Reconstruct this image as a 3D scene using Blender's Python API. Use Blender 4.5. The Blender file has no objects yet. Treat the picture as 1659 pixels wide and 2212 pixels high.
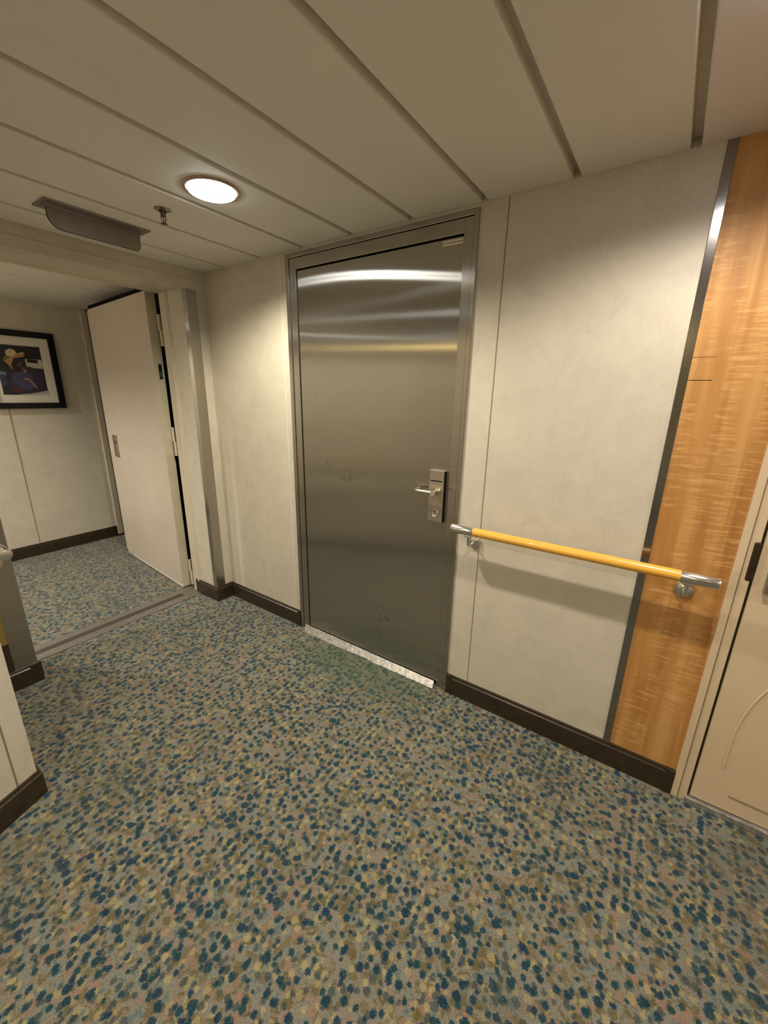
import bpy, bmesh, math, random
from mathutils import Vector, Matrix
random.seed(4)
S = bpy.context.scene
COL = S.collection
PI = math.pi

# ------------------------------------------------------------------ node helpers
class NT:
    def __init__(s, name):
        s.m = bpy.data.materials.new(name); s.m.use_nodes = True
        s.t = s.m.node_tree; s.t.nodes.clear()
        s.out = s.n('ShaderNodeOutputMaterial')
    def n(s, t, **k):
        x = s.t.nodes.new(t)
        for a, b in k.items():
            setattr(x, a, b)
        return x
    def l(s, a, b): s.t.links.new(a, b)
    def val(s, sock, v):
        if hasattr(v, 'is_output') or isinstance(v, bpy.types.NodeSocket): s.l(v, sock)
        else: sock.default_value = v
    def math(s, op, a, b=0.0, c=0.0, clamp=False):
        x = s.n('ShaderNodeMath', operation=op, use_clamp=clamp)
        for i, v in enumerate((a, b, c)): s.val(x.inputs[i], v)
        return x.outputs[0]
    def coord(s, scale=(1, 1, 1), rot=(0, 0, 0), loc=(0, 0, 0)):
        g = s.n('ShaderNodeNewGeometry')
        m = s.n('ShaderNodeMapping')
        m.inputs['Scale'].default_value = scale; m.inputs['Rotation'].default_value = rot; m.inputs['Location'].default_value = loc
        s.l(g.outputs['Position'], m.inputs['Vector'])
        return m.outputs[0]
    def noise(s, vec, scale, detail=3, rough=.5, col=False, dist=0):
        x = s.n('ShaderNodeTexNoise')
        s.l(vec, x.inputs['Vector']); x.inputs['Scale'].default_value = scale
        x.inputs['Detail'].default_value = detail; x.inputs['Roughness'].default_value = rough
        x.inputs['Distortion'].default_value = dist
        return x.outputs['Color' if col else 'Fac']
    def ramp(s, fac, stops):
        x = s.n('ShaderNodeValToRGB'); e = x.color_ramp.elements
        while len(e) < len(stops): e.new(.5)
        for q, (p, c) in zip(e, stops):
            q.position = p; q.color = (*c, 1) if len(c) == 3 else c
        s.l(fac, x.inputs[0]); return x.outputs[0]
    def maprange(s, v, a, b, c, d, smooth=True):
        x = s.n('ShaderNodeMapRange')
        if smooth: x.interpolation_type = 'SMOOTHSTEP'
        s.l(v, x.inputs[0])
        for i, q in enumerate((a, b, c, d)): s.val(x.inputs[1 + i], q)
        return x.outputs[0]
    def mix(s, fac, a, b):
        x = s.n('ShaderNodeMix', data_type='RGBA')
        s.val(x.inputs[0], fac)
        s.val(x.inputs[6], a if not isinstance(a, tuple) or len(a) == 4 else (*a, 1))
        s.val(x.inputs[7], b if not isinstance(b, tuple) or len(b) == 4 else (*b, 1))
        return x.outputs[2]
    def bump(s, h, strength, dist):
        x = s.n('ShaderNodeBump'); x.inputs['Strength'].default_value = strength; x.inputs['Distance'].default_value = dist
        s.l(h, x.inputs['Height']); return x.outputs[0]
    def bsdf(s, color, rough=.5, metal=0., spec=.5, normal=None, coat=0., emis=None):
        x = s.n('ShaderNodeBsdfPrincipled')
        s.val(x.inputs['Base Color'], (*color, 1) if isinstance(color, tuple) and len(color) == 3 else color)
        s.val(x.inputs['Roughness'], rough); s.val(x.inputs['Metallic'], metal)
        x.inputs['Specular IOR Level'].default_value = spec
        x.inputs['Coat Weight'].default_value = coat
        if normal is not None: s.l(normal, x.inputs['Normal'])
        if emis:
            x.inputs['Emission Color'].default_value = (*emis[0], 1); x.inputs['Emission Strength'].default_value = emis[1]
        s.l(x.outputs[0], s.out.inputs[0]); return x

def plain(name, c, rough=.5, metal=0., spec=.5, coat=0., mottle=.06, scale=30, bump=0.):
    t = NT(name); v = t.coord()
    f = t.noise(v, scale, 4)
    lo = tuple(x * (1 - mottle) for x in c); hi = tuple(min(1, x * (1 + mottle)) for x in c)
    col = t.ramp(f, [(.3, lo), (.7, hi)])
    nrm = t.bump(t.noise(v, scale * 20, 2), bump, .002) if bump else None
    t.bsdf(col, rough, metal, spec, nrm, coat); return t.m

def emit(name, c, k):
    t = NT(name); e = t.n('ShaderNodeEmission'); e.inputs[0].default_value = (*c, 1); e.inputs[1].default_value = k
    t.l(e.outputs[0], t.out.inputs[0]); return t.m

def laminate(name, base, rough=.42):
    t = NT(name); v = t.coord()
    a = t.noise(v, 7, 5, .65, dist=1.2)
    vs = t.coord(scale=(1, 1, .45))
    b = t.noise(vs, 55, 4, .7, dist=2.5)
    f = t.math('ADD', t.math('MULTIPLY', a, .55), t.math('MULTIPLY', b, .45))
    d = tuple(x * .90 for x in base); h = tuple(min(1, x * 1.07) for x in base)
    col = t.ramp(f, [(.36, d), (.5, base), (.64, h)])
    t.bsdf(col, rough, 0, .35); return t.m

def carpet(name):
    t = NT(name); v0 = t.coord()
    w = t.noise(v0, 110, 3, .6, col=True)
    v = v0
    for cc, amt in ((w, .013), (t.noise(v0, 330, 2, .6, col=True), .010)):
        sub = t.n('ShaderNodeVectorMath', operation='MULTIPLY_ADD')
        t.l(cc, sub.inputs[0]); sub.inputs[1].default_value = (amt, amt, 0); t.l(v, sub.inputs[2])
        v = sub.outputs[0]
    fine = t.noise(v0, 420, 2, .6)
    # mottled ground
    g1 = t.noise(v0, 34, 4, .65, dist=.8)
    base = t.ramp(g1, [(.36, (.115, .15, .145)), (.46, (.215, .225, .19)), (.53, (.24, .205, .155)), (.62, (.135, .12, .062))])
    cells = [  # scale, keep below, radius, colour A, colour B, offset, strength
        (36, .42, .44, (.120, .098, .035), (.17, .135, .06), (3.1, 1.7), .8),
        (36, .32, .42, (.31, .19, .14), (.26, .175, .125), (7.7, 2.9), .75),
        (41, .36, .38, (.40, .34, .165), (.31, .27, .125), (1.3, 8.2), .78),
        (41, .42, .38, (.060, .085, .085), (.045, .065, .07), (5.9, 6.1), .85),
        (31, .56, .345, (.007, .048, .072), (.006, .034, .070), (9.4, 4.4), .95),
        (35, .42, .30, (.009, .058, .070), (.007, .044, .076), (2.2, 11.3), .95),
    ]
    col = base
    for sc, keep, rad, ca, cb, off, stg in cells:
        mp = t.n('ShaderNodeMapping'); mp.inputs['Location'].default_value = (*off, 0)
        t.l(v, mp.inputs['Vector'])
        vo = t.n('ShaderNodeTexVoronoi', voronoi_dimensions='2D'); vo.inputs['Scale'].default_value = sc
        vo.inputs['Randomness'].default_value = .92
        t.l(mp.outputs[0], vo.inputs['Vector'])
        sp = t.n('ShaderNodeSeparateColor'); t.l(vo.outputs['Color'], sp.inputs[0])
        on = t.math('LESS_THAN', sp.outputs[0], keep)
        r = t.math('MULTIPLY_ADD', sp.outputs[1], rad * .55, rad * .62)
        inside = t.maprange(vo.outputs['Distance'], t.math('SUBTRACT', r, .09), t.math('ADD', r, .05), 1., 0.)
        mask = t.math('MULTIPLY', on, inside)
        mask = t.math('MULTIPLY', mask, stg)
        col = t.mix(mask, col, t.mix(sp.outputs[2], ca, cb))
    # soil stains, greener near the steel door
    stain = t.noise(v0, 2.1, 3, .55)
    col = t.mix(t.maprange(stain, .50, .72, 0., .34), col, (.075, .085, .06))
    sq = t.noise(v0, 190, 2, .6, dist=1.5)
    col = t.mix(t.maprange(sq, .60, .68, 0., .35), col, (.36, .36, .33))
    # green dye stain in front of the steel door
    sx_ = t.n('ShaderNodeSeparateXYZ'); t.l(v0, sx_.inputs[0])
    dx = t.math('MULTIPLY', t.math('ADD', sx_.outputs[0], .95), 1.75); dy = t.math('MULTIPLY', t.math('ADD', sx_.outputs[1], .12), 4.2)
    dd = t.math('SQRT', t.math('ADD', t.math('MULTIPLY', dx, dx), t.math('MULTIPLY', dy, dy)))
    dd = t.math('ADD', dd, t.math('MULTIPLY', t.noise(v0, 9, 3), .9))
    col = t.mix(t.maprange(dd, .75, 1.6, .50, 0.), col, (.06, .10, .055))
    fleck = t.ramp(fine, [(.3, (.55, .55, .55)), (.7, (1.4, 1.4, 1.4))])
    mul = t.n('ShaderNodeMix', data_type='RGBA', blend_type='MULTIPLY'); mul.inputs[0].default_value = 1
    t.l(col, mul.inputs[6]); t.l(fleck, mul.inputs[7])
    hs = t.n('ShaderNodeHueSaturation'); hs.inputs['Saturation'].default_value = 1.0; hs.inputs['Value'].default_value = CARPET_V
    t.l(mul.outputs[2], hs.inputs['Color'])
    nb = t.bump(t.noise(v0, 300, 3, .7), .5, .004)
    b = t.bsdf(hs.outputs[0], .95, 0, .08, nb)
    b.inputs['Sheen Weight'].default_value = .22; b.inputs['Sheen Roughness'].default_value = .45; b.inputs['Sheen Tint'].default_value = (.9, .92, .9, 1)
    return t.m

def steel(name, base=(.56, .53, .49), rough=.21, aniso=-.88, streak='X', smudge=.0):
    """brushed stainless steel; highlights spread along the horizontal tangent stored in the UV map"""
    t = NT(name)
    g = t.n('ShaderNodeBsdfAnisotropic')
    v = t.coord(scale=(600, 600, 1.5)) if streak == 'X' else t.coord(scale=(1.5, 1.5, 260))
    f = t.noise(v, 1, 3, .6)
    lo = tuple(x * .97 for x in base)
    col = t.ramp(f, [(.3, lo), (.7, base)])
    if smudge:
        s1 = t.noise(t.coord(), 14, 4, .6, dist=.8)
        s2 = t.noise(t.coord(), 3.0, 2)
        k = t.math('MULTIPLY', t.maprange(s1, .60, .72, 0., 1.), t.maprange(s2, .5, .65, 0., 1.))
        col = t.mix(t.math('MULTIPLY', k, smudge), col, (.2, .17, .13))
    t.l(col, g.inputs['Color'])
    big = t.noise(t.coord(), 1.3, 2)
    r = t.maprange(big, .3, .7, rough * .92, rough * 1.08)
    t.l(r, g.inputs['Roughness']); g.inputs['Anisotropy'].default_value = aniso
    tg = t.n('ShaderNodeTangent', direction_type='UV_MAP'); tg.uv_map = 'UVMap'
    t.l(tg.outputs[0], g.inputs['Tangent'])
    d = t.n('ShaderNodeBsdfDiffuse'); d.inputs[0].default_value = (.30, .27, .23, 1)
    mx = t.n('ShaderNodeMixShader'); mx.inputs[0].default_value = .06
    t.l(g.outputs[0], mx.inputs[1]); t.l(d.outputs[0], mx.inputs[2])
    t.l(mx.outputs[0], t.out.inputs[0]); return t.m

def wood(name):
    t = NT(name)
    gr = t.noise(t.coord(scale=(22, 22, 1.1)), 1, 5, .6, dist=.5)
    base = t.ramp(gr, [(.33, (.36, .165, .045)), (.5, (.45, .225, .068)), (.66, (.52, .285, .095))])
    # cross-figured ripple, tilted bands that come and go
    rp = t.noise(t.coord(scale=(12, 12, 105), rot=(0, .2, 0)), 1, 2, .5, dist=.7)
    where = t.noise(t.coord(scale=(11, 11, 2.2)), 1, 2, .5)
    k = t.math('MULTIPLY', t.maprange(rp, .50, .62, 0., 1.), t.maprange(where, .44, .58, 0., .5))
    col = t.mix(k, base, (.36, .155, .04))
    k2 = t.math('MULTIPLY', t.maprange(rp, .46, .36, 0., 1.), t.maprange(where, .44, .58, 0., .4))
    col = t.mix(k2, col, (.68, .41, .17))
    t.bsdf(col, .5, 0, .3); return t.m

CARPET_V = .80
M = dict(
    laminate=laminate('beige_laminate', (.53, .482, .392)),
    paint=plain('cream_paint', (.52, .455, .345), .45, mottle=.03, scale=9),
    leaf=plain('white_door_paint', (.53, .46, .385), .38, mottle=.03, scale=6),
    cabin=plain('cabin_door_cream', (.58, .455, .30), .33, mottle=.025, scale=5, spec=.45),
    ceil=plain('ceiling_panel_paint', (.70, .665, .60), .6, mottle=.02, scale=4, bump=.05),
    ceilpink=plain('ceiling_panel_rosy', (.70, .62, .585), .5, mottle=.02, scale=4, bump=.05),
    ceilback=plain('ceiling_recess_paint', (.5, .46, .39), .7),
    carpet=carpet('speckled_carpet'),
    steel=steel('brushed_steel_door', base=(.505, .485, .435), smudge=.6),
    strip=steel('polished_steel_strip', base=(.30, .29, .28), rough=.17, aniso=-.3),
    steelframe=steel('brushed_steel_frame', base=(.46, .43, .385), rough=.24, aniso=-.7),
    guard=steel('steel_corner_guard', base=(.48, .45, .40), rough=.2, aniso=-.7),
    chrome=plain('chrome', (.74, .72, .69), .22, 1, mottle=.04),
    nickel=plain('satin_nickel', (.62, .58, .52), .28, 1, mottle=.04),
    brassy=plain('satin_handle', (.72, .68, .56), .2, 1, mottle=.03),
    plate=plain('lock_plate_steel', (.42, .36, .29), .38, .9, mottle=.08, scale=60),
    yellow=plain('yellow_plastic', (.74, .39, .055), .28, spec=.5, mottle=.04, scale=12, coat=.3),
    brown=plain('dark_brown_vinyl', (.030, .020, .010), .30, spec=.5, mottle=.15),
    wood=wood('figured_wood_veneer'),
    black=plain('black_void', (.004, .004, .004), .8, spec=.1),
    dark=plain('recess_shade_paint', (.035, .028, .02), .7),  # shade of the niche put into its wall colour
    frameblk=plain('black_frame_lacquer', (.004, .004, .005), .35, spec=.3),
    mat=plain('white_mount_card', (.66, .61, .53), .7, mottle=.02),
    alu=plain('scuffed_aluminium', (.34, .325, .30), .5, .6, mottle=.35, scale=60),
    sill=plain('sill_metal', (.24, .215, .185), .42, .55, mottle=.10, scale=40),
    rubber=plain('black_grip_strip', (.045, .038, .032), .75, mottle=.2, scale=90),
    acrylic=plain('smoked_acrylic', (.20, .165, .125), .25, spec=.5, mottle=.03),
    acrylicedge=plain('smoked_acrylic_edge', (.05, .04, .022), .3),
    signplate=plain('sign_plate_metal', (.26, .225, .19), .35, .7, mottle=.05),
    bronze=plain('sprinkler_bronze', (.10, .065, .05), .4, .8, mottle=.2),
    copper=plain('copper_trim_ring', (.55, .43, .37), .25, 1, mottle=.08),
    reflector=plain('lamp_reflector', (.85, .87, .9), .22, 1, mottle=.02),
    lens=emit('lamp_lens_glow', (1., .95, .88), 16),
    glowring=emit('lamp_ring_glow', (.93, .97, 1.), 26),
    glowcone=emit('lamp_cone_glow', (.93, .96, 1.), 1.05),
    bezel=plain('lamp_bezel_grey', (.07, .073, .08), .6),
    coveglow=emit('warm_strip_glow', (1., .74, .30), 70),
    sticker=plain('green_black_sticker', (.004, .012, .008), .5),
    stickergreen=plain('sticker_green_mark', (.01, .10, .04), .5),
    edge=plain('door_edge_paint', (.52, .47, .33), .5, mottle=.05, scale=12),
    olive=plain('olive_tone', (.20, .135, .035), .4, mottle=.08),
    paper=plain('label_paper', (.72, .64, .54), .6, mottle=.06, scale=200),
    ink=plain('label_ink', (.20, .155, .11), .7),
    hingedark=plain('dark_bronze_strike', (.045, .028, .014), .4, .5, mottle=.15),
    groove=plain('groove_brown', (.20, .15, .09), .8),  # flat brown for joints, grooves and the lower moulding
    groovelight=plain('groove_light', (.42, .36, .26), .8),
)

# ------------------------------------------------------------------ mesh helpers
def box(bm, x0, x1, y0, y1, z0, z1, bev=0, seg=2):
    vs = [bm.verts.new((x, y, z)) for x in (x0, x1) for y in (y0, y1) for z in (z0, z1)]
    idx = [(0, 1, 3, 2), (4, 6, 7, 5), (0, 4, 5, 1), (2, 3, 7, 6), (0, 2, 6, 4), (1, 5, 7, 3)]
    fs = [bm.faces.new([vs[i] for i in f]) for f in idx]
    if bev:
        es = list({e for f in fs for e in f.edges})
        bmesh.ops.bevel(bm, geom=es, offset=bev, segments=seg, affect='EDGES', profile=.5)
    return bm

def B(): return bmesh.new()

def prism(bm, pts, z0, z1):
    lo = [bm.verts.new((x, y, z0)) for x, y in pts]; hi = [bm.verts.new((x, y, z1)) for x, y in pts]
    n = len(pts)
    bm.faces.new(lo[::-1]); bm.faces.new(hi)
    for i in range(n):
        bm.faces.new([lo[i], lo[(i + 1) % n], hi[(i + 1) % n], hi[i]])
    return bm

def sweep(bm, prof, p0, p1, nrm, up=Vector((0, 0, 1)), m0=0., m1=0.):
    """extrude a closed profile [(out, up)] from p0 to p1; out is along nrm; m0/m1 mitre offsets per unit of out"""
    p0 = Vector(p0); p1 = Vector(p1); nrm = Vector(nrm).normalized(); d = (p1 - p0).normalized()
    A = [bm.verts.new(p0 + nrm * o + up * h + d * (m0 * o)) for o, h in prof]
    Z = [bm.verts.new(p1 + nrm * o + up * h + d * (m1 * o)) for o, h in prof]
    n = len(prof)
    for i in range(n):
        bm.faces.new([A[i], A[(i + 1) % n], Z[(i + 1) % n], Z[i]])
    bm.faces.new(A[::-1]); bm.faces.new(Z); return bm

def tube(bm, pts, r, seg=20, caps=True, radii=None):
    pts = [Vector(p) for p in pts]; rings = []
    n = len(pts)
    tang = []
    for i in range(n):
        a = pts[max(i - 1, 0)]; b = pts[min(i + 1, n - 1)]
        tang.append((b - a).normalized())
    ref = Vector((0, 0, 1)) if abs(tang[0].z) < .9 else Vector((1, 0, 0))
    u = tang[0].cross(ref).normalized()
    for i, p in enumerate(pts):
        u = (u - tang[i] * u.dot(tang[i])).normalized(); w = tang[i].cross(u)
        rr = radii[i] if radii else r
        rings.append([bm.verts.new(p + (u * math.cos(2 * PI * k / seg) + w * math.sin(2 * PI * k / seg)) * rr) for k in range(seg)])
    for a, b in zip(rings, rings[1:]):
        for k in range(seg):
            f = bm.faces.new([a[k], a[(k + 1) % seg], b[(k + 1) % seg], b[k]]); f.smooth = True
    if caps:
        bm.faces.new(rings[0][::-1]); bm.faces.new(rings[-1])
    return bm

def lathe(bm, c, axis, prof, seg=32):
    """prof: [(r, along axis)]"""
    c = Vector(c); a = Vector(axis).normalized()
    ref = Vector((0, 0, 1)) if abs(a.z) < .9 else Vector((1, 0, 0))
    u = a.cross(ref).normalized(); w = a.cross(u)
    rings = []
    for r, h in prof:
        if r < 1e-6: rings.append([bm.verts.new(c + a * h)])
        else: rings.append([bm.verts.new(c + a * h + (u * math.cos(2 * PI * k / seg) + w * math.sin(2 * PI * k / seg)) * r) for k in range(seg)])
    for p, q in zip(rings, rings[1:]):
        for k in range(seg):
            k2 = (k + 1) % seg
            v = [p[k % len(p)], p[k2 % len(p)], q[k2 % len(q)], q[k % len(q)]]
            v = list(dict.fromkeys(v))
            if len(v) > 2:
                f = bm.faces.new(v); f.smooth = True
    return bm

def wloc(o):
    v = Vector((0, 0, 0))
    while o is not None:
        v += o.location; o = o.parent
    return v

def obj(name, bm, mat, parent=None, base=None, label=None, uv=False):
    bmesh.ops.recalc_face_normals(bm, faces=bm.faces)
    off = Vector(base) if base is not None else Vector((0, 0, 0))
    if parent is not None:
        off = off + wloc(parent) if base is None else off
    for v in bm.verts: v.co -= off
    if uv:
        L = bm.loops.layers.uv.new('UVMap')
        for f in bm.faces:
            n = f.normal
            for lp in f.loops:
                c = lp.vert.co
                if abs(n.z) > .9: lp[L].uv = (c.x, c.y)
                elif abs(n.y) >= abs(n.x): lp[L].uv = (c.x, c.z)
                else: lp[L].uv = (c.y, c.z)
    me = bpy.data.meshes.new(name); bm.to_mesh(me); bm.free()
    if any(p.use_smooth for p in me.polygons): me.set_sharp_from_angle(angle=math.radians(38))
    ms = mat if isinstance(mat, (list, tuple)) else [mat]
    for m in ms: me.materials.append(m)
    o = bpy.data.objects.new(name, me); COL.objects.link(o)
    if parent is not None:
        o.parent = parent; o.location = off - wloc(parent)
    else:
        o.location = off
    if label: o['label'] = label
    return o

def tag(o, label, cat, group=None, kind=None):
    o['label'] = label; o['category'] = cat
    if group: o['group'] = group
    if kind: o['kind'] = kind
    return o

def struct(name, bm, mat, label, cat, uv=False):
    return tag(obj(name, bm, mat, uv=uv), label, cat, kind='structure')

def thing(name, loc, label, cat, group=None, kind=None):
    o = bpy.data.objects.new(name, None); o.location = loc; o.empty_display_size = .1; COL.objects.link(o)
    return tag(o, label, cat, group, kind)

def copy_tree(o, loc):
    c = o.copy(); COL.objects.link(c); c.location = loc
    for ch in list(o.children):
        k = ch.copy(); COL.objects.link(k); k.parent = c
        for g in list(ch.children):
            q = g.copy(); COL.objects.link(q); q.parent = k
    return c

H = 2.10
# ================================================================== SETTING
# ---- floor
bm = B(); box(bm, -4.35, 2.3, -5.4, .25, -.05, 0)
struct('floor', bm, M['carpet'], 'speckled teal, yellow, pink and olive carpet covering the whole corridor', 'carpet')

# ---- main wall with the steel door (front of the camera)
XC = -2.217      # lintel wall plane
fx0, fx1, ft = -1.511, -.491, 2.086     # steel door frame
wf = B()
box(wf, XC - .03, fx0, 0, .1, 0, H + .03)
box(wf, fx1, .204, 0, .1, 0, H + .03)
box(wf, fx0, fx1, 0, .1, ft, H + .03)
box(wf, 1.42, 2.3, 0, .1, 0, H + .03)
wall_front = struct('wall_front', wf, M['laminate'], 'mottled beige laminate wall holding the brushed steel door', 'wall')
for xs, w in ((-.386, .0028), (-1.556, .003)):
    bm = B(); box(bm, xs - w / 2, xs + w / 2, -.0012, .004, .1, H)
    obj('panel_joint', bm, M['groove'] if xs > -1 else M['mat'], wall_front)
bm = B(); box(bm, .227, .47, 0, .1, 0, H + .03); box(bm, .47, 1.42, 0, .1, 2.05, H + .03)
wp = obj('wood_panel', bm, M['wood'], wall_front, label='orange figured wood veneer panel')
bm = B(); box(bm, .2275, .286, -.0006, .002, 1.4875, 1.4895); box(bm, .2275, .286, -.0004, .002, 1.5535, 1.5545)
obj('veneer_patch_edge', bm, M['hingedark'], wp)
bm = B(); box(bm, .203, .2275, -.004, .05, .0, H + .02, .0012)
tag(obj('trim_1', bm, M['strip'], uv=True), 'narrow vertical steel joint strip between the beige wall and the wood panel', 'trim', kind='structure')

# ---- lintel wall, pillars of the opening, block with the short left wall
JR, JL = -.120, -1.142     # jamb faces of the opening
bm = B()
box(bm, -2.45, XC, JR, 0.1, 0, H + .03)
box(bm, -2.45, XC, JL, JR, 2.0, H + .03)
wl = struct('wall_left', bm, M['laminate'], 'beige lintel wall and pillar around the open passage doorway', 'wall')
bm = B(); box(bm, XC - .001, XC + .0012, JL, -.003, 2.050, 2.0525)
obj('panel_joint', bm, M['groovelight'], wl)
bm = B()
prism(bm, [(-2.45, JL), (XC, JL), (XC, -1.36), (-1.462, -1.36), (-.62, -3.55), (-.62, -5.4), (-2.45, -5.4)], 0, H + .03)
wn = struct('wall_near', bm, M['laminate'], 'beige wall corner close to the camera on the left edge', 'wall')
# joint groove on the angled face
nd = Vector((.842, -2.19, 0)).normalized(); nn = Vector((-nd.y, nd.x, 0)) * 1
if nn.x < 0: nn = -nn
q = Vector((-1.462, -1.36, 0)) + nd * .063
bm = B()
pts = [q + nd * .0022 + nn * .0012, q - nd * .0022 + nn * .0012, q - nd * .0022 - nn * .004, q + nd * .0022 - nn * .004]
prism(bm, [(p.x, p.y) for p in pts], .1, H)
obj('panel_joint', bm, M['groove'], wn)
bm = B(); box(bm, XC, XC + .004, -1.358, -1.226, .255, 1.2); k1 = obj('olive_area', bm, M['olive'], wn, label='olive area of wall beside the steel corner guard')
bm = B(); box(bm, XC, XC + .006, -1.358, -1.226, .095, .255); obj('brown_area', bm, M['brown'], wn, label='dark brown area of wall beside the steel corner guard')  # flat dark brown area below the olive one

# ---- passage beyond
bm = B(); box(bm, -4.33, -4.23, -3.0, .25, 0, H + .03)
wfar = struct('wall_far', bm, M['laminate'], 'beige passage wall carrying the framed photograph', 'wall')
bm = B(); box(bm, -4.2315, -4.226, -.5395, -.5375, .1, H); obj('panel_joint', bm, M['groove'], wfar)
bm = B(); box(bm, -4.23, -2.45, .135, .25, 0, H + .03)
struct('wall_niche', bm, M['dark'], 'recess wall coloured dark as shade behind the open white fire door', 'wall')  # dark colour paints in the shade on a beige recess wall
bm = B(); box(bm, -4.23, -2.45, -3.1, -3.0, 0, H + .03)
struct('wall_passage', bm, M['laminate'], 'beige end wall of the passage', 'wall')
bm = B(); box(bm, -4.23, -4.205, .088, .134, .02, H - .004, .002)
tag(obj('trim_2', bm, M['paint']), 'cream vertical trim in the passage corner beyond the white fire door', 'trim', kind='structure')
# ---- behind the camera
bm = B(); box(bm, -.62, 2.3, -5.5, -5.4, 0, H + .03)
struct('wall_back', bm, M['laminate'], 'beige wall closing the lobby behind the camera', 'wall')
bm = B(); box(bm, 2.3, 2.4, -5.4, .1, 0, H + .03)
struct('wall_right', bm, M['laminate'], 'beige wall closing the corridor past the cabin door', 'wall')

# ---- ceiling: linear metal panels with recessed joints
joints = [.133, -.169, -.474, -.780, -1.086, -1.392, -1.70, -2.013]
x = .133
right = []
while x < 2.2:
    x += .3068; right.append(x)
bm = B(); box(bm, -4.35, 2.4, -5.5, .25, 2.16, 2.2)
ceiling = struct('ceiling', bm, M['ceilback'], 'off-white linear panel ceiling with recessed joints between the panels', 'ceiling')
GAP = .0125
DL = [(-1.236, -.585), (.29, -.585), (1.82, -.585), (-.63, -1.95), (1.82, -1.57), (-.32, -3.3), (1.2, -3.3)]
PL = [(-3.75, -1.85), (-2.85, -2.35)]
RH = .083
def panel(x0, x1, y0, y1, holes):
    """U-shaped metal tray with rolled edges; round holes cut in its underside for downlights"""
    bm = B(); z = H; t = .03; r = .004
    # rolled sides
    prof = [(x0, z + t), (x0, z + r)] + [(x0 + r - r * math.cos(a), z + r - r * math.sin(a)) for a in (PI / 6, PI / 3)] + [(x0 + r, z)]
    def strip(pr, ya, yb):
        A = [bm.verts.new((a, ya, b)) for a, b in pr]; Z = [bm.verts.new((a, yb, b)) for a, b in pr]
        for i in range(len(pr) - 1):
            f = bm.faces.new([A[i], A[i + 1], Z[i + 1], Z[i]]); f.smooth = True
    strip(prof, y0, y1)
    strip([(x0 + x1 - a, b) for a, b in prof], y0, y1)
    def quad(a, b, c, d):
        bm.faces.new([bm.verts.new((a, c, z)), bm.verts.new((b, c, z)), bm.verts.new((b, d, z)), bm.verts.new((a, d, z))])
    xa, xb = x0 + r, x1 - r
    ys = y0
    for hx, hy in sorted(holes, key=lambda h: h[1]):
        a, b = hy - .12, hy + .12
        quad(xa, xb, ys, a)
        n = 48; inner = []; outer = []
        for k in range(n):
            th = 2 * PI * k / n; c, s_ = math.cos(th), math.sin(th)
            inner.append(bm.verts.new((hx + RH * c, hy + RH * s_, z)))
            m = min(((xb - hx) if c > 0 else (hx - xa)) / max(abs(c), 1e-9), .12 / max(abs(s_), 1e-9))
            outer.append(bm.verts.new((hx + m * c, hy + m * s_, z)))
        for k in range(n):
            bm.faces.new([inner[k], inner[(k + 1) % n], outer[(k + 1) % n], outer[k]])
        for cx, sx in ((xa, -1), (xb, 1)):
            for cy, sy in ((a, -1), (b, 1)):
                th = math.atan2(cy - hy, cx - hx) % (2 * PI); k = int(th / (2 * PI) * n)
                bm.faces.new([outer[k], outer[(k + 1) % n], bm.verts.new((cx, cy, z))])
        ys = b
    quad(xa, xb, ys, y1)
    # end returns
    for y in (y0, y1):
        bm.faces.new([bm.verts.new((x0, y, z + r)), bm.verts.new((x1, y, z + r)), bm.verts.new((x1, y, z + t)), bm.verts.new((x0, y, z + t))])
    for hx, hy in holes: pass
    return bm
edges = [XC] + [j for j in joints[::-1]] + right + [2.3]
for i in range(len(edges) - 1):
    a = edges[i] + (GAP if i else .001); b = edges[i + 1] - (GAP if i < len(edges) - 2 else .001)
    if b - a < .05: continue
    holes = [h for h in DL if a < h[0] - .085 and h[0] + .085 < b]
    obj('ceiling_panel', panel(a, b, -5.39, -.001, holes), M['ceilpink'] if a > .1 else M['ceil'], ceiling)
    if i:
        bm = B(); box(bm, edges[i] - .016, edges[i] + .016, -5.39, -.0005, H + .026, H + .034); obj('joint_strip', bm, M['ceilback'], ceiling)
pj = [-2.99, -3.295, -3.60, -3.905]
edges2 = [-4.23] + pj[::-1] + [-2.685, -2.45]
for i in range(len(edges2) - 1):
    a = edges2[i] + (GAP * .6 if i else .001); b = edges2[i + 1] - (GAP * .6 if i < len(edges2) - 2 else .001)
    holes = [h for h in PL if a < h[0] - .085 and h[0] + .085 < b]
    obj('ceiling_panel', panel(a, b, -2.995, .134, holes), M['ceil'], ceiling)
    if i:
        bm = B(); box(bm, edges2[i] - .016, edges2[i] + .016, -2.995, .133, H + .020, H + .034); obj('joint_strip', bm, M['ceilback'], ceiling)

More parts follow.
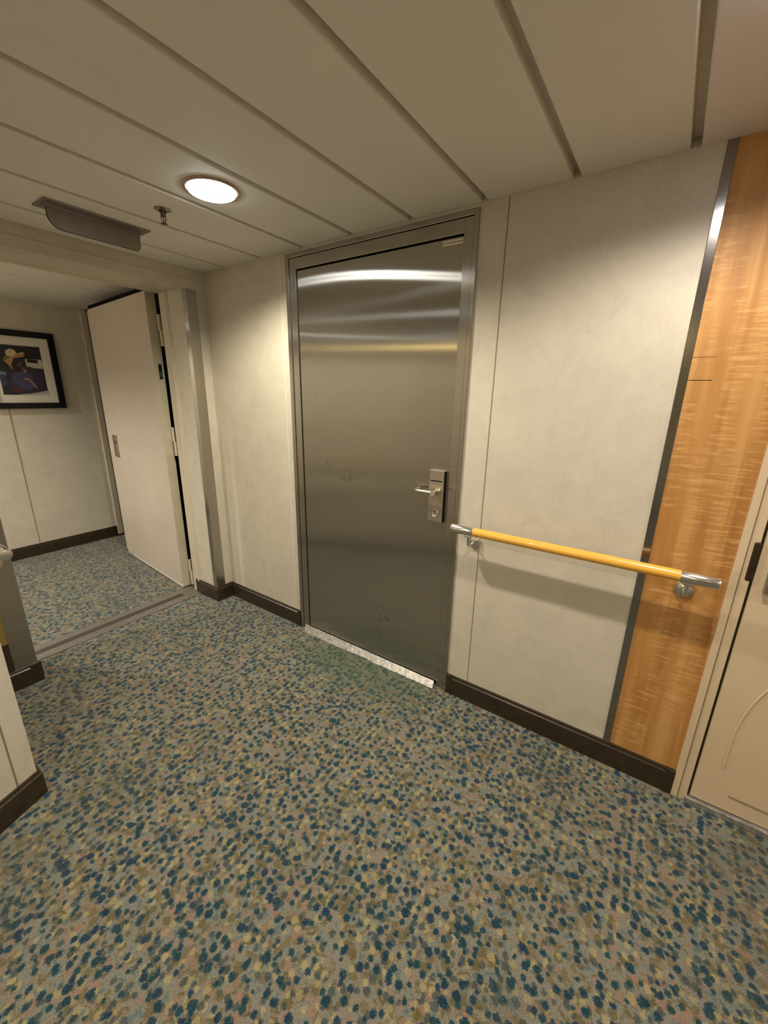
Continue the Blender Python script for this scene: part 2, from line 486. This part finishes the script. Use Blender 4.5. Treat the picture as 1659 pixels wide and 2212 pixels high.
# ---- baseboards
PROF = [(0, .104), (.006, .104), (.0075, .101), (.0075, .092), (.0115, .088), (.0125, .084), (.0125, 0), (0, 0)]
def bb(name, runs, caps, label):
    bm = B()
    for p0, p1, n, m0, m1 in runs: sweep(bm, PROF, p0, p1, n, m0=m0, m1=m1)
    o = struct(name, bm, M['brown'], label, 'baseboard')
    for c0, c1 in caps:
        bm = B(); box(bm, c0[0], c1[0], c0[1], c1[1], 0, .106, .002); obj('end_cap', bm, M['brown'], o)
    return o
bb('baseboard_front', [((XC, 0, 0), (fx0, 0, 0), (0, -1, 0), 1, 0), ((XC, JR, 0), (XC, 0, 0), (1, 0, 0), -1, -1), ((-2.462, JR, 0), (XC, JR, 0), (0, -1, 0), 0, 1)],
   [((fx0 - .026, -.0145), (fx0, 0)), ((-2.464, JR - .014), (-2.452, JR))], 'dark brown baseboard from the passage pillar to the steel door')
bb('baseboard_right', [((fx1, 0, 0), (.448, 0, 0), (0, -1, 0), 0, 0)],
   [((fx1, -.0145), (fx1 + .028, 0)), ((.418, -.0145), (.448, 0))], 'dark brown baseboard under the yellow handrail')
bb('baseboard_left', [((XC, -1.36, 0), (XC, JL, 0), (1, 0, 0), 1, 1), ((XC, JL, 0), (-2.45, JL, 0), (0, 1, 0), -1, 0), ((-1.462, -1.36, 0), (XC, -1.36, 0), (0, 1, 0), -.7, -1)],
   [((XC, JL - .028), (XC + .0145, JL + .0145))], 'dark brown baseboard under the steel guard at the sill end near the camera')
e = Vector((-1.462, -1.36, 0)) + nd * 2.33
bb('baseboard_near', [((-1.462, -1.36, 0), tuple(e), tuple(nn), -.7, 0)], [], 'dark brown baseboard of the nearest beige wall corner')
bb('baseboard_far', [((-4.23, -3.0, 0), (-4.23, .134, 0), (1, 0, 0), 0, 0)], [((-4.23, .02), (-4.2155, .086))], 'dark brown baseboard below the framed photograph')

# ================================================================== STEEL DOOR (door_1)
d1 = thing('door_1', (-1.0, 0, 0), 'brushed stainless steel door with lever lock in the beige wall', 'door', kind='structure')
# outer architrave + flat frame, one frame mesh
bm = B()
ox, oy = .0235, -.008
box(bm, fx0, fx0 + ox, oy, .06, 0, ft, .0015); box(bm, fx1 - .018, fx1, oy, .06, 0, ft, .0015); box(bm, fx0 + ox, fx1 - .018, oy, .06, ft - .020, ft, .0015)
fr = obj('door_frame', bm, M['steelframe'], d1, uv=True)
bm = B()
ix0, ix1, it = fx0 + ox + .002, fx1 - .018 - .002, ft - .022
LX0, LX1, LT, LB = -1.441, -.549, 2.014, .028
box(bm, ix0, LX0 - .001, -.003, .06, 0, it, .001); box(bm, LX1 + .0005, ix1, -.003, .06, 0, it, .001); box(bm, LX0 - .001, LX1 + .0005, -.003, .06, LT, it, .001)
obj('inner_frame', bm, M['steelframe'], d1, uv=True)
bm = B(); box(bm, fx0 + .02, fx1 - .017, .02, .062, .0, ft - .019); obj('frame_gap', bm, M['black'], d1)
bm = B(); box(bm, LX0 + .006, LX1 - .0005, .001, .055, LB, LT - .0075, .001)
leaf = obj('door_leaf', bm, M['steel'], d1, uv=True)
bm = B(); box(bm, -.636, -.553, -.0006, .002, 1.9835, 2.0005, .0005)
lab = obj('door_label', bm, M['paper'], d1, label='small pale label strip')
bm = B()
xx = -.632
while xx < -.562:
    w = random.uniform(.003, .008); box(bm, xx, xx + w, -.0009, .0, 1.9895 + random.uniform(-.001, .001), 1.9945); xx += w + random.uniform(.001, .003)
obj('label_print', bm, M['ink'], lab)
# lockset
bm = B(); box(bm, -.635, -.563, -.019, .001, .877, 1.112, .0012)
lk = obj('lock_plate', bm, M['plate'], d1, label='rectangular lock plate with card slot and key cylinder')
bm = B(); box(bm, -.5632, -.5622, -.0175, .001, .878, 1.110); box(bm, -.634, -.5625, -.0165, .001, .8758, .8772); obj('plate_side_reflection', bm, M['black'], lk)  # black slips paint in the dark reflection along the plate's edges
bm = B(); box(bm, -.629, -.571, -.0205, -.018, 1.063, 1.068, .0005); obj('card_slot', bm, M['black'], lk)
bm = B(); box(bm, -.630, -.571, -.0225, -.018, 1.058, 1.063, .001); obj('slot_lip', bm, M['chrome'], lk)
bm = B(); box(bm, -.608, -.604, -.0202, -.018, 1.084, 1.089); box(bm, -.599, -.595, -.0202, -.018, 1.084, 1.089); box(bm, -.608, -.597, -.0206, -.018, 1.079, 1.0825)
obj('indicator_window', bm, M['ink'], lk)
bm = B(); box(bm, -.635, -.563, -.0205, -.006, 1.1085, 1.1135, .001); obj('plate_cap', bm, M['chrome'], lk)
bm = B(); lathe(bm, (-.599, -.019, .918), (0, -1, 0), [(.0165, 0), (.0165, .002), (.0150, .004), (.0125, .003), (.0122, .0025), (0, .0025)])
cy = obj('key_cylinder', bm, M['nickel'], lk)
bm = B(); box(bm, -.6008, -.5972, -.0222, -.0205, .918, .929); lathe(bm, (-.599, -.0205, .929), (0, -1, 0), [(.0035, 0), (.0035, .0016), (0, .0016)], 12); obj('keyhole', bm, M['black'], cy)
bm = B()
tube(bm, [(-.590, -.018, 1.021), (-.590, -.070, 1.021)], .0105)
lathe(bm, (-.590, -.0185, 1.021), (0, -1, 0), [(.016, 0), (.016, .004), (.0105, .006)])
lathe(bm, (-.590, -.058, 1.021), (0, -1, 0), [(.0105, 0), (.0118, 0), (.0118, .016), (.0108, .0175), (0, .0175)])
arc = [(-.590, -.062, 1.021), (-.62, -.062, 1.0205), (-.665, -.062, 1.020)]
for k in range(1, 8):
    a = k / 7 * PI / 2
    arc.append((-.665 - .022 * math.sin(a), -.040 - .022 * math.cos(a), 1.020))
arc.append((-.687, -.020, 1.020))
tube(bm, arc, .0085, 16)
obj('door_handle', bm, M['brassy'], d1, label='curved satin lever handle')
# threshold ramp, scuffed aluminium with a ragged front edge
bm = B()
n = 60; top = []; fro = []
for k in range(n + 1):
    u = k / n; xx_ = -1.478 + u * (.915)
    yy = -.050 + .016 * u - .0 + random.uniform(-.0022, .0022) * (1 if 3 < k < n - 1 else 0) + (.006 if 25 < k < 33 else 0)
    top.append((xx_ + .002, -.0015, .024)); fro.append((xx_ + .036 * (1 - u) + .010 * u, yy, .0035))
va = [bm.verts.new(p) for p in top]; vb = [bm.verts.new(p) for p in fro]
vc = [bm.verts.new((p[0], p[1], 0)) for p in fro]; vd = [bm.verts.new((p[0], p[1], 0)) for p in top]
for k in range(n):
    bm.faces.new([va[k], va[k + 1], vb[k + 1], vb[k]]); bm.faces.new([vb[k], vb[k + 1], vc[k + 1], vc[k]])
    bm.faces.new([vc[k], vc[k + 1], vd[k + 1], vd[k]]); bm.faces.new([vd[k], vd[k + 1], va[k + 1], va[k]])
bm.faces.new([va[0], vb[0], vc[0], vd[0]]); bm.faces.new([va[n], vd[n], vc[n], vb[n]])
tag(obj('threshold_strip', bm, M['alu'], base=(-1.0, -.02, 0)), 'scuffed silver threshold ramp with ragged edge below the steel door', 'threshold')

# ================================================================== WHITE FIRE DOOR (door_2)
A_ = Vector((-2.595, -.163)); B_ = Vector((-3.640, -.075)); D_ = (B_ - A_).normalized(); N_ = Vector((-D_.y, D_.x))
if N_.y < 0: N_ = -N_
def lp(s, dpt): p = A_ + D_ * s + N_ * dpt; return (p.x, p.y)
d2 = thing('door_2', (-2.55, -.11, 0), 'open off-white fire door folded back into the passage', 'door', kind='structure')
LL = (B_ - A_).length
bm = B(); prism(bm, [lp(0, 0), lp(LL, 0), lp(LL, .06), lp(0, .06)], .010, 2.018)
bmesh.ops.bevel(bm, geom=list(bm.edges), offset=.0015, segments=2, affect='EDGES')
lf = obj('door_leaf', bm, M['leaf'], d2)
bm = B(); prism(bm, [lp(LL + .0005, .010), lp(LL + .058, .010), lp(LL + .058, .034), lp(LL + .0005, .034)], .02, 2.012)
obj('rebate_strip', bm, M['paint'], d2)
bm = B(); prism(bm, [lp(0, -.002), lp(LL, -.002), lp(LL, .0), lp(0, .0)], .010, .019); obj('bottom_edge_strip', bm, M['mat'], d2)
bm = B(); prism(bm, [lp(0, .02), lp(LL + .05, .02), lp(LL + .05, .06), lp(0, .06)], 2.019, 2.052); obj('top_gap_shade', bm, M['black'], d2)  # black strip stands in for the shaded gap above the leaf
# recessed pull handle
h0, h1 = .782, .868     # along the leaf from the hinge
h0, h1 = LL - .178, LL - .080
hz0, hz1 = .892, 1.072
bm = B()
for a, b, c, d_ in ((h0, h0 + .012, hz0, hz1), (h1 - .012, h1, hz0, hz1), (h0, h1, hz0, hz0 + .014), (h0, h1, hz1 - .014, hz1)):
    prism(bm, [lp(a, -.003), lp(b, -.003), lp(b, .0), lp(a, .0)], c, d_)
fp = obj('pull_handle', bm, M['plate'], d2, label='rectangular recessed metal pull handle')
bm = B(); prism(bm, [lp(h0 + .011, -.0012), lp(h1 - .011, -.0012), lp(h1 - .011, .0), lp(h0 + .011, .0)], hz0 + .012, hz1 - .012); obj('pull_recess', bm, M['signplate'], fp)
bm = B(); prism(bm, [lp(h0 + .013, -.004), lp(h0 + .034, -.004), lp(h0 + .034, -.001), lp(h0 + .013, -.001)], hz0 + .02, hz1 - .075); obj('pull_grip', bm, M['chrome'], fp)
bm = B(); prism(bm, [lp(h0 + .013, -.004), lp(h0 + .034, -.004), lp(h0 + .034, -.001), lp(h0 + .013, -.001)], hz1 - .055, hz1 - .02); obj('latch_button', bm, M['chrome'], fp)
bm = B(); prism(bm, [lp(h0 + .04, -.003), lp(h0 + .058, -.003), lp(h0 + .058, -.001), lp(h0 + .04, -.001)], hz1 - .062, hz1 - .046); obj('pull_screw', bm, M['black'], fp)
# bottom patch
bm = B(); prism(bm, [lp(LL - .150, -.002), lp(LL - .006, -.002), lp(LL - .006, .0), lp(LL - .150, .0)], .012, .205)
obj('patch_plate', bm, M['paint'], d2)
bm = B(); prism(bm, [lp(-.0015, .001), lp(0, .001), lp(0, .059), lp(-.0015, .059)], .012, 2.016); obj('edge_band', bm, M['edge'], d2)
# hinges on the leaf edge
for z0 in (1.795, 1.096, .127):
    ex = Vector((A_.x, A_.y)); en = Vector((-D_.x, -D_.y))
    a = A_ + N_ * .004; b = A_ + N_ * .058
    bm = B(); prism(bm, [(a.x, a.y), (b.x, b.y), (b.x + en.x * .003, b.y + en.y * .003), (a.x + en.x * .003, a.y + en.y * .003)], z0, z0 + .093)
    hg = obj('hinge', bm, M['paint'], d2)
    bm = B(); c_ = A_ + N_ * .0015; d_ = A_ + N_ * .0595; prism(bm, [(c_.x, c_.y), (d_.x, d_.y), (d_.x + en.x * .0022, d_.y + en.y * .0022), (c_.x + en.x * .0022, c_.y + en.y * .0022)], z0 - .002, z0 + .095); obj('hinge_recess', bm, M['groovelight'], hg)
    bm = B(); tube(bm, [(-2.566, -.106, z0), (-2.566, -.106, z0 + .093)], .012, 14); obj('hinge_knuckle', bm, M['paint'], hg)
    bm = B(); tube(bm, [(-2.545, -.112, z0 - .095), (-2.545, -.112, z0 - .001)], .012, 14); obj('hinge_knuckle', bm, M['paint'], hg)
# sticker on the leaf edge
bm = B(); prism(bm, [(-2.594 + .004, -.138), (-2.594 + .006, -.117), (-2.588, -.117), (-2.590, -.138)], 1.50, 1.592)
stk = obj('edge_sticker', bm, M['sticker'], d2, label='small black and green sticker')
bm = B(); prism(bm, [(-2.5895, -.134), (-2.588, -.121), (-2.5868, -.121), (-2.5885, -.134)], 1.515, 1.545); obj('sticker_mark', bm, M['stickergreen'], stk)
# frame of that door on the pillar: moulded stop + jamb
bm = B(); box(bm, -2.510, -2.463, JR - .004, .05, 0, 2.0, .002); box(bm, -2.463, -2.428, JR - .008, .05, 0, 2.0, .003); box(bm, -2.428, -2.414, JR - .004, .05, 0, 2.0, .001)
box(bm, -2.510, -2.45, JL, JR, 1.998, H + .0, .002)
obj('door_frame', bm, M['paint'], d2)
bm = B(); box(bm, -2.512, -2.508, JR + .004, .13, 0, H); box(bm, -2.60, -2.51, -.02, .13, 0, H); obj('frame_gap', bm, M['black'], d2)
# sill
bm = B(); prism(bm, [(-2.575, JL + .002), (-2.405, JL + .002), (-2.415, JR - .002), (-2.59, JR - .002)], 0, .004)
sl = tag(obj('door_sill', bm, M['sill'], base=(-2.49, -.63, 0)), 'grey metal sill plate with dark grip strip across the passage doorway', 'sill')
bm = B(); prism(bm, [(-2.516, -1.086), (-2.476, -1.086), (-2.482, -.222), (-2.522, -.222)], .004, .0058)
obj('grip_strip', bm, M['rubber'], sl, label='dark anti-slip strip')

# ================================================================== CABIN DOOR (door_3)
d3 = thing('door_3', (.95, 0, 0), 'cream cabin door with arched raised panel beside the wood veneer', 'door', kind='structure')
DF0, DF1, DT = .447, 1.42, 2.05
bm = B()
box(bm, DF0, .4675, -.014, .1, 0, DT, .0025); box(bm, .470, .494, -.010, .1, 0, DT, .002)
box(bm, 1.3995, DF1, -.014, .1, 0, DT, .0025); box(bm, 1.373, 1.397, -.010, .1, 0, DT, .002)
box(bm, DF0, DF1, -.014, .1, DT - .021, DT, .0025); box(bm, .47, 1.397, -.010, .1, DT - .047, DT - .0235, .002)
obj('door_frame', bm, M['cabin'], d3)
bm = B(); box(bm, .462, 1.405, .0, .1, 0.0, DT - .01); obj('frame_gap', bm, M['hingedark'], d3)
bm = B(); box(bm, .4668, .4708, -.0085, .0, 0, DT - .022); obj('frame_groove', bm, M['groove'], d3)
bm = B(); box(bm, .5015, 1.3655, -.006, .05, .028, DT - .054, .002); obj('door_leaf', bm, M['cabin'], d3)
bm = B()
cxm = .933; hw = cxm - .566
def arch(z0, z1, zt):
    pts = []
    for k in range(41):
        a = PI - PI * k / 40
        pts.append((cxm + hw * math.cos(a), -.006, z1 + (zt - z1) * math.sin(a)))
    return pts
path = [(.566, -.006, .2)] + arch(.094, .31, .80) + [(cxm + hw, -.006, .2)]
tube(bm, path, .0032, 10)
obj('panel_molding', bm, M['cabin'], d3)
bm = B(); tube(bm, [(.602, -.006, .095), (.70, -.006, .093), (1.266, -.006, .093)], .0028, 8); obj('panel_molding', bm, M['groove'], d3)
bm = B(); tube(bm, [(cxm - .30, -.006, 1.25), (cxm - .30, -.006, 1.80), (cxm + .30, -.006, 1.80), (cxm + .30, -.006, 1.25), (cxm - .30, -.006, 1.25)], .0042, 10); obj('panel_molding', bm, M['cabin'], d3)
bm = B(); box(bm, .4795, .4985, -.0135, .0, .893, 1.022, .006, 3); obj('strike_plate', bm, M['hingedark'], d3, label='dark rounded strike plate')
bm = B(); box(bm, .528, .598, -.026, -.004, .868, 1.10, .003); lk3 = obj('lock_plate', bm, M['plate'], d3, label='dark steel lock plate')
bm = B(); tube(bm, [(.565, -.026, 1.0), (.565, -.07, 1.0), (.60, -.075, 1.0), (.68, -.07, 1.0)], .0095, 14); obj('door_handle', bm, M['brassy'], d3)
bm = B(); box(bm, .489, 1.376, -.020, .05, 0, .024, .002)
tag(obj('threshold_strip', bm, M['alu'], base=(.93, 0, 0)), 'narrow metal threshold below the cream cabin door', 'threshold')

# ================================================================== HANDRAILS
def rail(name, p0, p1, nrm, label, group, chrome_len, mats=(.0185, .0195)):
    p0 = Vector(p0); p1 = Vector(p1); d = (p1 - p0).normalized(); nrm = Vector(nrm); mid = (p0 + p1) / 2
    t = thing(name, mid, label, 'handrail', group)
    a = p0 + d * chrome_len; b = p1 - d * chrome_len
    bm = B(); tube(bm, [a, b], mats[0], 32); obj('grip_tube', bm, M['yellow'], t, label='yellow plastic grip')
    for c0, c1 in ((p0, a), (p1, b)):
        ax = (c0 - c1).normalized(); L = (c0 - c1).length
        bm = B(); lathe(bm, c1, ax, [(.017, -.004), (.0196, 0), (.0196, L - .005), (.0180, L - .0012), (.0150, L), (0, L)], 32)
        obj('end_sleeve', bm, M['chrome'], t, label='chrome end sleeve')
    gap = .085
    for s in (.078, (p1 - p0).length - .076):
        c = p0 + d * s; w = c - nrm * gap + Vector((0, 0, -.072))
        bm = B(); lathe(bm, w, nrm, [(.030, 0), (.030, .004), (.027, .009), (.023, .010), (.021, .014), (.012, .018), (0, .019)])
        br = obj('bracket', bm, M['chrome'], t, label='chrome wall bracket')
        bm = B()
        pts = [w + nrm * .012, w + nrm * (gap - .030)]
        for k in range(1, 6):
            an = k / 5 * PI / 2; pts.append(w + nrm * (gap - .030 + .026 * math.sin(an)) + Vector((0, 0, .026 * (1 - math.cos(an)))))
        pts.append(w + nrm * (gap - .004) + Vector((0, 0, .058)))
        tube(bm, pts, .0062, 14); obj('bracket_arm', bm, M['chrome'], br)
        bm = B(); e0 = c + Vector((0, 0, -.0215)); 
        box(bm, e0.x - .016, e0.x + .016, e0.y - .011, e0.y + .011, e0.z - .004, e0.z + .004, .002); obj('saddle', bm, M['chrome'], br)
    return t
rail('handrail', (-.483, -.085, .891), (.417, -.085, .891), (0, -1, 0), 'yellow handrail with chrome ends right of the steel door', 'yellow handrails', .098)
rail('handrail', (-1.545, -1.278, .893), (-2.10, -1.278, .893), (0, 1, 0), 'handrail whose chrome end peeks out above the steel guard near the passage', 'yellow handrails', .095)

# ================================================================== CORNER GUARDS
def guard(name, xs, ys, label, z0, z1, sy, fl=.062):
    """L of sheet steel around an outer corner at (xs, ys); sy: side of the wall flange"""
    t = .003
    bm = B()
    prism(bm, [(xs + t, ys + (-sy) * t), (xs + t, ys + sy * fl), (xs, ys + sy * fl), (xs, ys), (xs - .036, ys), (xs - .036, ys - sy * t)], z0, z1)
    o = obj(name, bm, M['guard'], base=(xs, ys, z0), uv=True)
    return tag(o, label, 'corner guard', 'steel corner guards')
guard('corner_guard', XC, JR, 'steel corner guard on the pillar beside the open white door', .10, 1.995, 1)
guard('corner_guard', XC, JL, 'steel corner guard at the end of the sill nearest the camera', .10, 1.995, -1, .083)
# wider flange on the near-side pillar

# ================================================================== FRAMED PHOTOGRAPH
PX = -4.23
fy0, fy1, fz0, fz1 = -.654, -.146, 1.265, 1.869
pf = thing('framed_photograph', (PX, (fy0 + fy1) / 2, 1.567), 'black framed photograph of a person in a straw hat on the passage wall', 'picture')
bm = B(); fw = .046
for y0, y1, z0, z1 in ((fy0, fy0 + fw, fz0, fz1), (fy1 - fw, fy1, fz0, fz1), (fy0 + fw, fy1 - fw, fz0, fz0 + fw), (fy0 + fw, fy1 - fw, fz1 - fw, fz1)):
    box(bm, PX, PX + .030, y0, y1, z0, z1, .0015)
obj('picture_frame', bm, M['frameblk'], pf)
bm = B(); box(bm, PX + .002, PX + .014, fy0 + fw - .002, fy1 - fw + .002, fz0 + fw - .002, fz1 - fw + .002); obj('picture_mount', bm, M['mat'], pf)
# the print: flat coloured shapes on one sheet
cols = [(.016, .017, .028), (.010, .006, .004), (.58, .44, .26), (.38, .21, .10), (.022, .012, .010), (.055, .055, .12), (.028, .024, .045), (.50, .45, .36), (.035, .045, .09), (.08, .02, .015), (.30, .17, .11), (.13, .19, .25), (.10, .055, .04)]
pm = [plain('print_tone_%02d' % i, c, .45, mottle=.18, scale=60) for i, c in enumerate(cols)]
bm = B()
W0, W1, Z0, Z1 = -.548, -.254, 1.374, 1.756
lay = [0]
def shape(pts, mi):
    """pts in 0..1 of the print, u to the right, v up"""
    lay[0] += 1
    xx = PX + .0142 + lay[0] * .00012
    vs = [bm.verts.new((xx, W0 + u * (W1 - W0), Z0 + v * (Z1 - Z0))) for u, v in pts]
    f = bm.faces.new(vs); f.material_index = mi
def ell(cx, cy, rx, ry, mi, rot=0, n=22):
    c, s_ = math.cos(rot), math.sin(rot)
    shape([(cx + rx * math.cos(2 * PI * k / n) * c - ry * math.sin(2 * PI * k / n) * s_, cy + rx * math.cos(2 * PI * k / n) * s_ + ry * math.sin(2 * PI * k / n) * c) for k in range(n)], mi)
shape([(0, 0), (1, 0), (1, 1), (0, 1)], 0)
shape([(.45, .72), (1, .70), (1, .97), (.4, .97)], 1)
shape([(.62, .57), (.99, .55), (1, .66), (.98, .74), (.62, .74)], 7)
shape([(.66, .67), (.90, .66), (.90, .735), (.66, .74)], 1)
shape([(.0, .40), (.13, .38), (.16, .45), (0, .48)], 11)
shape([(.0, .14), (.14, .22), (.12, .40), (0, .40)], 8)
ell(.10, .68, .10, .16, 4)
ell(.06, .83, .06, .05, 7)
shape([(.12, .05), (.72, .05), (.86, .12), (.95, .28), (.93, .42), (.72, .58), (.55, .60), (.36, .50), (.22, .42), (.14, .24)], 6)     # dark shoulders
shape([(.26, .42), (.38, .46), (.58, .46), (.70, .40), (.74, .24), (.62, .10), (.48, .10), (.32, .20), (.24, .32)], 5)                # blue shirt
shape([(.20, .06), (.44, .07), (.36, .16), (.24, .15)], 9)
ell(.43, .615, .155, .155, 4)                                                                                   # head
shape([(.15, .68), (.22, .62), (.32, .50), (.30, .62), (.38, .74), (.60, .78), (.64, .84), (.58, .835), (.44, .815), (.28, .76)], 3)     # hat brim
shape([(.13, .70), (.24, .765), (.40, .815), (.62, .845), (.61, .875), (.50, .845), (.36, .825), (.20, .76)], 2)
ell(.34, .845, .115, .075, 2, .12)
ell(.47, .60, .045, .035, 12, -.4); ell(.53, .535, .05, .03, 12, .3); ell(.56, .49, .04, .025, 10, .3); ell(.50, .66, .03, .02, 12)
shape([(.50, .335), (.60, .35), (.66, .30), (.74, .20), (.78, .14), (.72, .15), (.64, .27), (.58, .31), (.51, .31)], 10)          # hand
shape([(.30, .0), (.60, .035), (.98, .09), (1, .03), (1, 0)], 7)
shape([(.50, .02), (.97, .07), (.97, .06), (.52, .008)], 11)
obj('photo_print', bm, pm, pf, label='colour photo of a person in a straw hat and blue shirt')

# ================================================================== CEILING FITTINGS
def downlight(loc, label, group):
    x, y = loc
    t = thing('recessed_downlight', (x, y, H), label, 'ceiling light', group)
    bm = B(); lathe(bm, (x, y, H), (0, 0, -1), [(.0835, -.002), (.0945, -.001), (.0945, .003), (.091, .006), (.084, .0065), (.079, .003), (.079, -.004)], 48); obj('trim_ring', bm, M['copper'], t)
    bm = B(); lathe(bm, (x, y, H), (0, 0, -1), [(.066, .003), (.063, -.010), (.058, -.022)], 48); obj('reflector', bm, M['glowcone'], t)
    bm = B(); lathe(bm, (x, y, H), (0, 0, -1), [(.059, -.022), (.046, -.022)], 48); obj('lens_bezel', bm, M['bezel'], t)
    bm = B(); lathe(bm, (x, y, H), (0, 0, -1), [(.047, -.024), (.045, -.013), (.034, -.008), (0, -.006)], 40); obj('lamp_lens', bm, M['lens'], t)
    bm = B(); lathe(bm, (x, y, H), (0, 0, -1), [(.078, .002), (.0765, .011), (.071, .0135), (.066, .009), (.0655, .0)], 48); obj('glass_ring', bm, M['glowring'], t)
    return t
dl = downlight(DL[0], 'round recessed downlight glowing in the ceiling before the steel door', 'recessed downlights')
names = ['recessed downlight above the wood panel and cabin door', 'recessed downlight farther along the corridor past the cabin door',
         'unseen downlight added to brighten the near wall corner', 'recessed downlight over the lobby past the cabin door',  # near-wall lamp is out of view, added to brighten that wall
         'recessed downlight at the back wall of the lobby', 'second recessed downlight at the back wall of the lobby']
for p, nme in zip(DL[1:], names): copy_tree(dl, (p[0], p[1], H))['label'] = nme
for p, nme in zip(PL, ['recessed downlight in the passage near the framed photograph', 'recessed downlight in the passage behind the near pillar']): copy_tree(dl, (p[0], p[1], H))['label'] = nme

sx, sy = -1.544, -.592
sp = thing('fire_sprinkler', (sx, sy, H), 'small bronze pendent fire sprinkler in the ceiling beside the downlight', 'sprinkler')
bm = B(); lathe(bm, (sx, sy, H), (0, 0, -1), [(.0, .0005), (.030, .0005), (.030, .0015), (.024, .004), (.014, .006), (.013, .002)], 28); obj('escutcheon', bm, M['signplate'], sp)
bm = B(); lathe(bm, (sx, sy, H), (0, 0, -1), [(.012, 0), (.013, .012), (.009, .016), (.0085, .024), (.005, .026), (0, .026)], 16); obj('sprinkler_body', bm, M['bronze'], sp)
for s in (-1, 1):
    bm = B(); tube(bm, [(sx, sy + s * .008, H - .020), (sx, sy + s * .010, H - .030), (sx, sy + s * .004, H - .045), (sx, sy, H - .048)], .002, 8); obj('frame_arm', bm, M['bronze'], sp)
bm = B(); tube(bm, [(sx, sy, H - .024), (sx, sy, H - .044)], .002, 10); obj('glass_bulb', bm, M['bronze'], sp)
bm = B(); lathe(bm, (sx, sy, H - .046), (0, 0, -1), [(.003, 0), (.012, .002), (.012, .0032), (0, .004)], 16); obj('deflector', bm, M['bronze'], sp)

ll = thing('linear_ceiling_light', (-.36, -4.3, H), 'warm linear ceiling light over the lobby behind the camera', 'ceiling light')
bm = B(); box(bm, -.60, -.12, -4.335, -4.265, H - .03, H - .0005, .004); obj('light_housing', bm, M['signplate'], ll)
bm = B(); box(bm, -.59, -.13, -4.328, -4.262, H - .038, H - .012, .004); obj('diffuser', bm, M['coveglow'], ll)

# hanging sign, seen from its blank side
sg = thing('exit_sign', (-1.868, -.695, H), 'blank smoked acrylic sign blade hanging from a flat metal ceiling plate', 'sign')
bm = B(); box(bm, -1.925, -1.808, -.885, -.505, H - .006, H - .0002, .001); obj('ceiling_plate', bm, M['signplate'], sg)
bm = B(); box(bm, -1.880, -1.856, -.875, -.52, H - .013, H - .005, .001); obj('blade_holder', bm, M['signplate'], sg)
def blade(x0, x1, grow):
    bm = B(); y0, y1, z1, z0, r = -.862 - grow, -.526 + grow, H - .010, 2.022 - grow, .045
    pts = [(y0, z1), (y0, z0 + r)]
    for k in range(1, 9):
        a = k / 8 * PI / 2; pts.append((y0 + r - r * math.cos(a), z0 + r - r * math.sin(a)))
    r2 = .022
    for k in range(0, 9):
        a = k / 8 * PI / 2; pts.append((y1 - r2 + r2 * math.sin(a), z0 + r2 - r2 * math.cos(a)))
    pts.append((y1, z1))
    A = [bm.verts.new((x0, y, z)) for y, z in pts]; Z = [bm.verts.new((x1, y, z)) for y, z in pts]
    bm.faces.new(A); bm.faces.new(Z[::-1])
    for i in range(len(pts)): bm.faces.new([A[i], Z[i], Z[(i + 1) % len(pts)], A[(i + 1) % len(pts)]])
    return bm
obj('sign_blade', blade(-1.871, -1.864, 0), M['acrylic'], sg)
obj('blade_edge', blade(-1.8745, -1.8712, .0015), M['acrylicedge'], sg)

# ================================================================== LIGHT
def spot(name, loc, energy, color, ang=154, blend=.5, rad=.025):
    L = bpy.data.lights.new(name, 'SPOT'); L.energy = energy; L.color = color
    L.spot_size = math.radians(ang); L.spot_blend = blend; L.shadow_soft_size = rad
    o = bpy.data.objects.new(name, L); o.location = loc; COL.objects.link(o); return o
E0 = 59
en = [1.6, .84, .7, .72, .4, .5, .5]
tint = [(1., .92, .74), (1., .91, .79), (1., .91, .79), (1., .9, .78), (1., .9, .78), (1., .86, .62), (1., .86, .62)]
for (x, y), k, c in zip(DL, en, tint): spot('downlight_beam', (x, y, H - .004), E0 * k, c)
for (x, y), k in zip(PL, (1.7, 1.7)): spot('downlight_beam', (x, y, H - .004), E0 * k, (1., .95, .84))

# ================================================================== CAMERA + WORLD
w = bpy.data.worlds.new('World'); S.world = w; w.use_nodes = True
w.node_tree.nodes['Background'].inputs[0].default_value = (.9, .8, .65, 1); w.node_tree.nodes['Background'].inputs[1].default_value = .02
cam = bpy.data.cameras.new('camera'); co = bpy.data.objects.new('camera', cam); COL.objects.link(co)
f_px, yaw, pitch, roll = 875.21, .5978560715, -.2834268456, .0179194894
fwd = Vector((-math.sin(yaw) * math.cos(pitch), math.cos(yaw) * math.cos(pitch), math.sin(pitch)))
r0 = Vector((math.cos(yaw), math.sin(yaw), 0)); u0 = r0.cross(fwd)
rt = r0 * math.cos(roll) + u0 * math.sin(roll); up = -r0 * math.sin(roll) + u0 * math.cos(roll)
mw = Matrix(((rt.x, up.x, -fwd.x, .20153), (rt.y, up.y, -fwd.y, -1.60365), (rt.z, up.z, -fwd.z, 1.43208), (0, 0, 0, 1)))
co.matrix_world = mw
cam.sensor_fit = 'VERTICAL'; cam.sensor_height = 36; cam.lens = f_px / 2212 * 36; cam.clip_start = .02
S.camera = co
S.view_settings.view_transform = 'Standard'
S.view_settings.look = 'None'
S.view_settings.exposure = 0.0
S.view_settings.gamma = 1.0
try:
    S.cycles.max_bounces = 10; S.cycles.diffuse_bounces = 6; S.cycles.glossy_bounces = 6; S.cycles.sample_clamp_indirect = 6
except Exception: pass
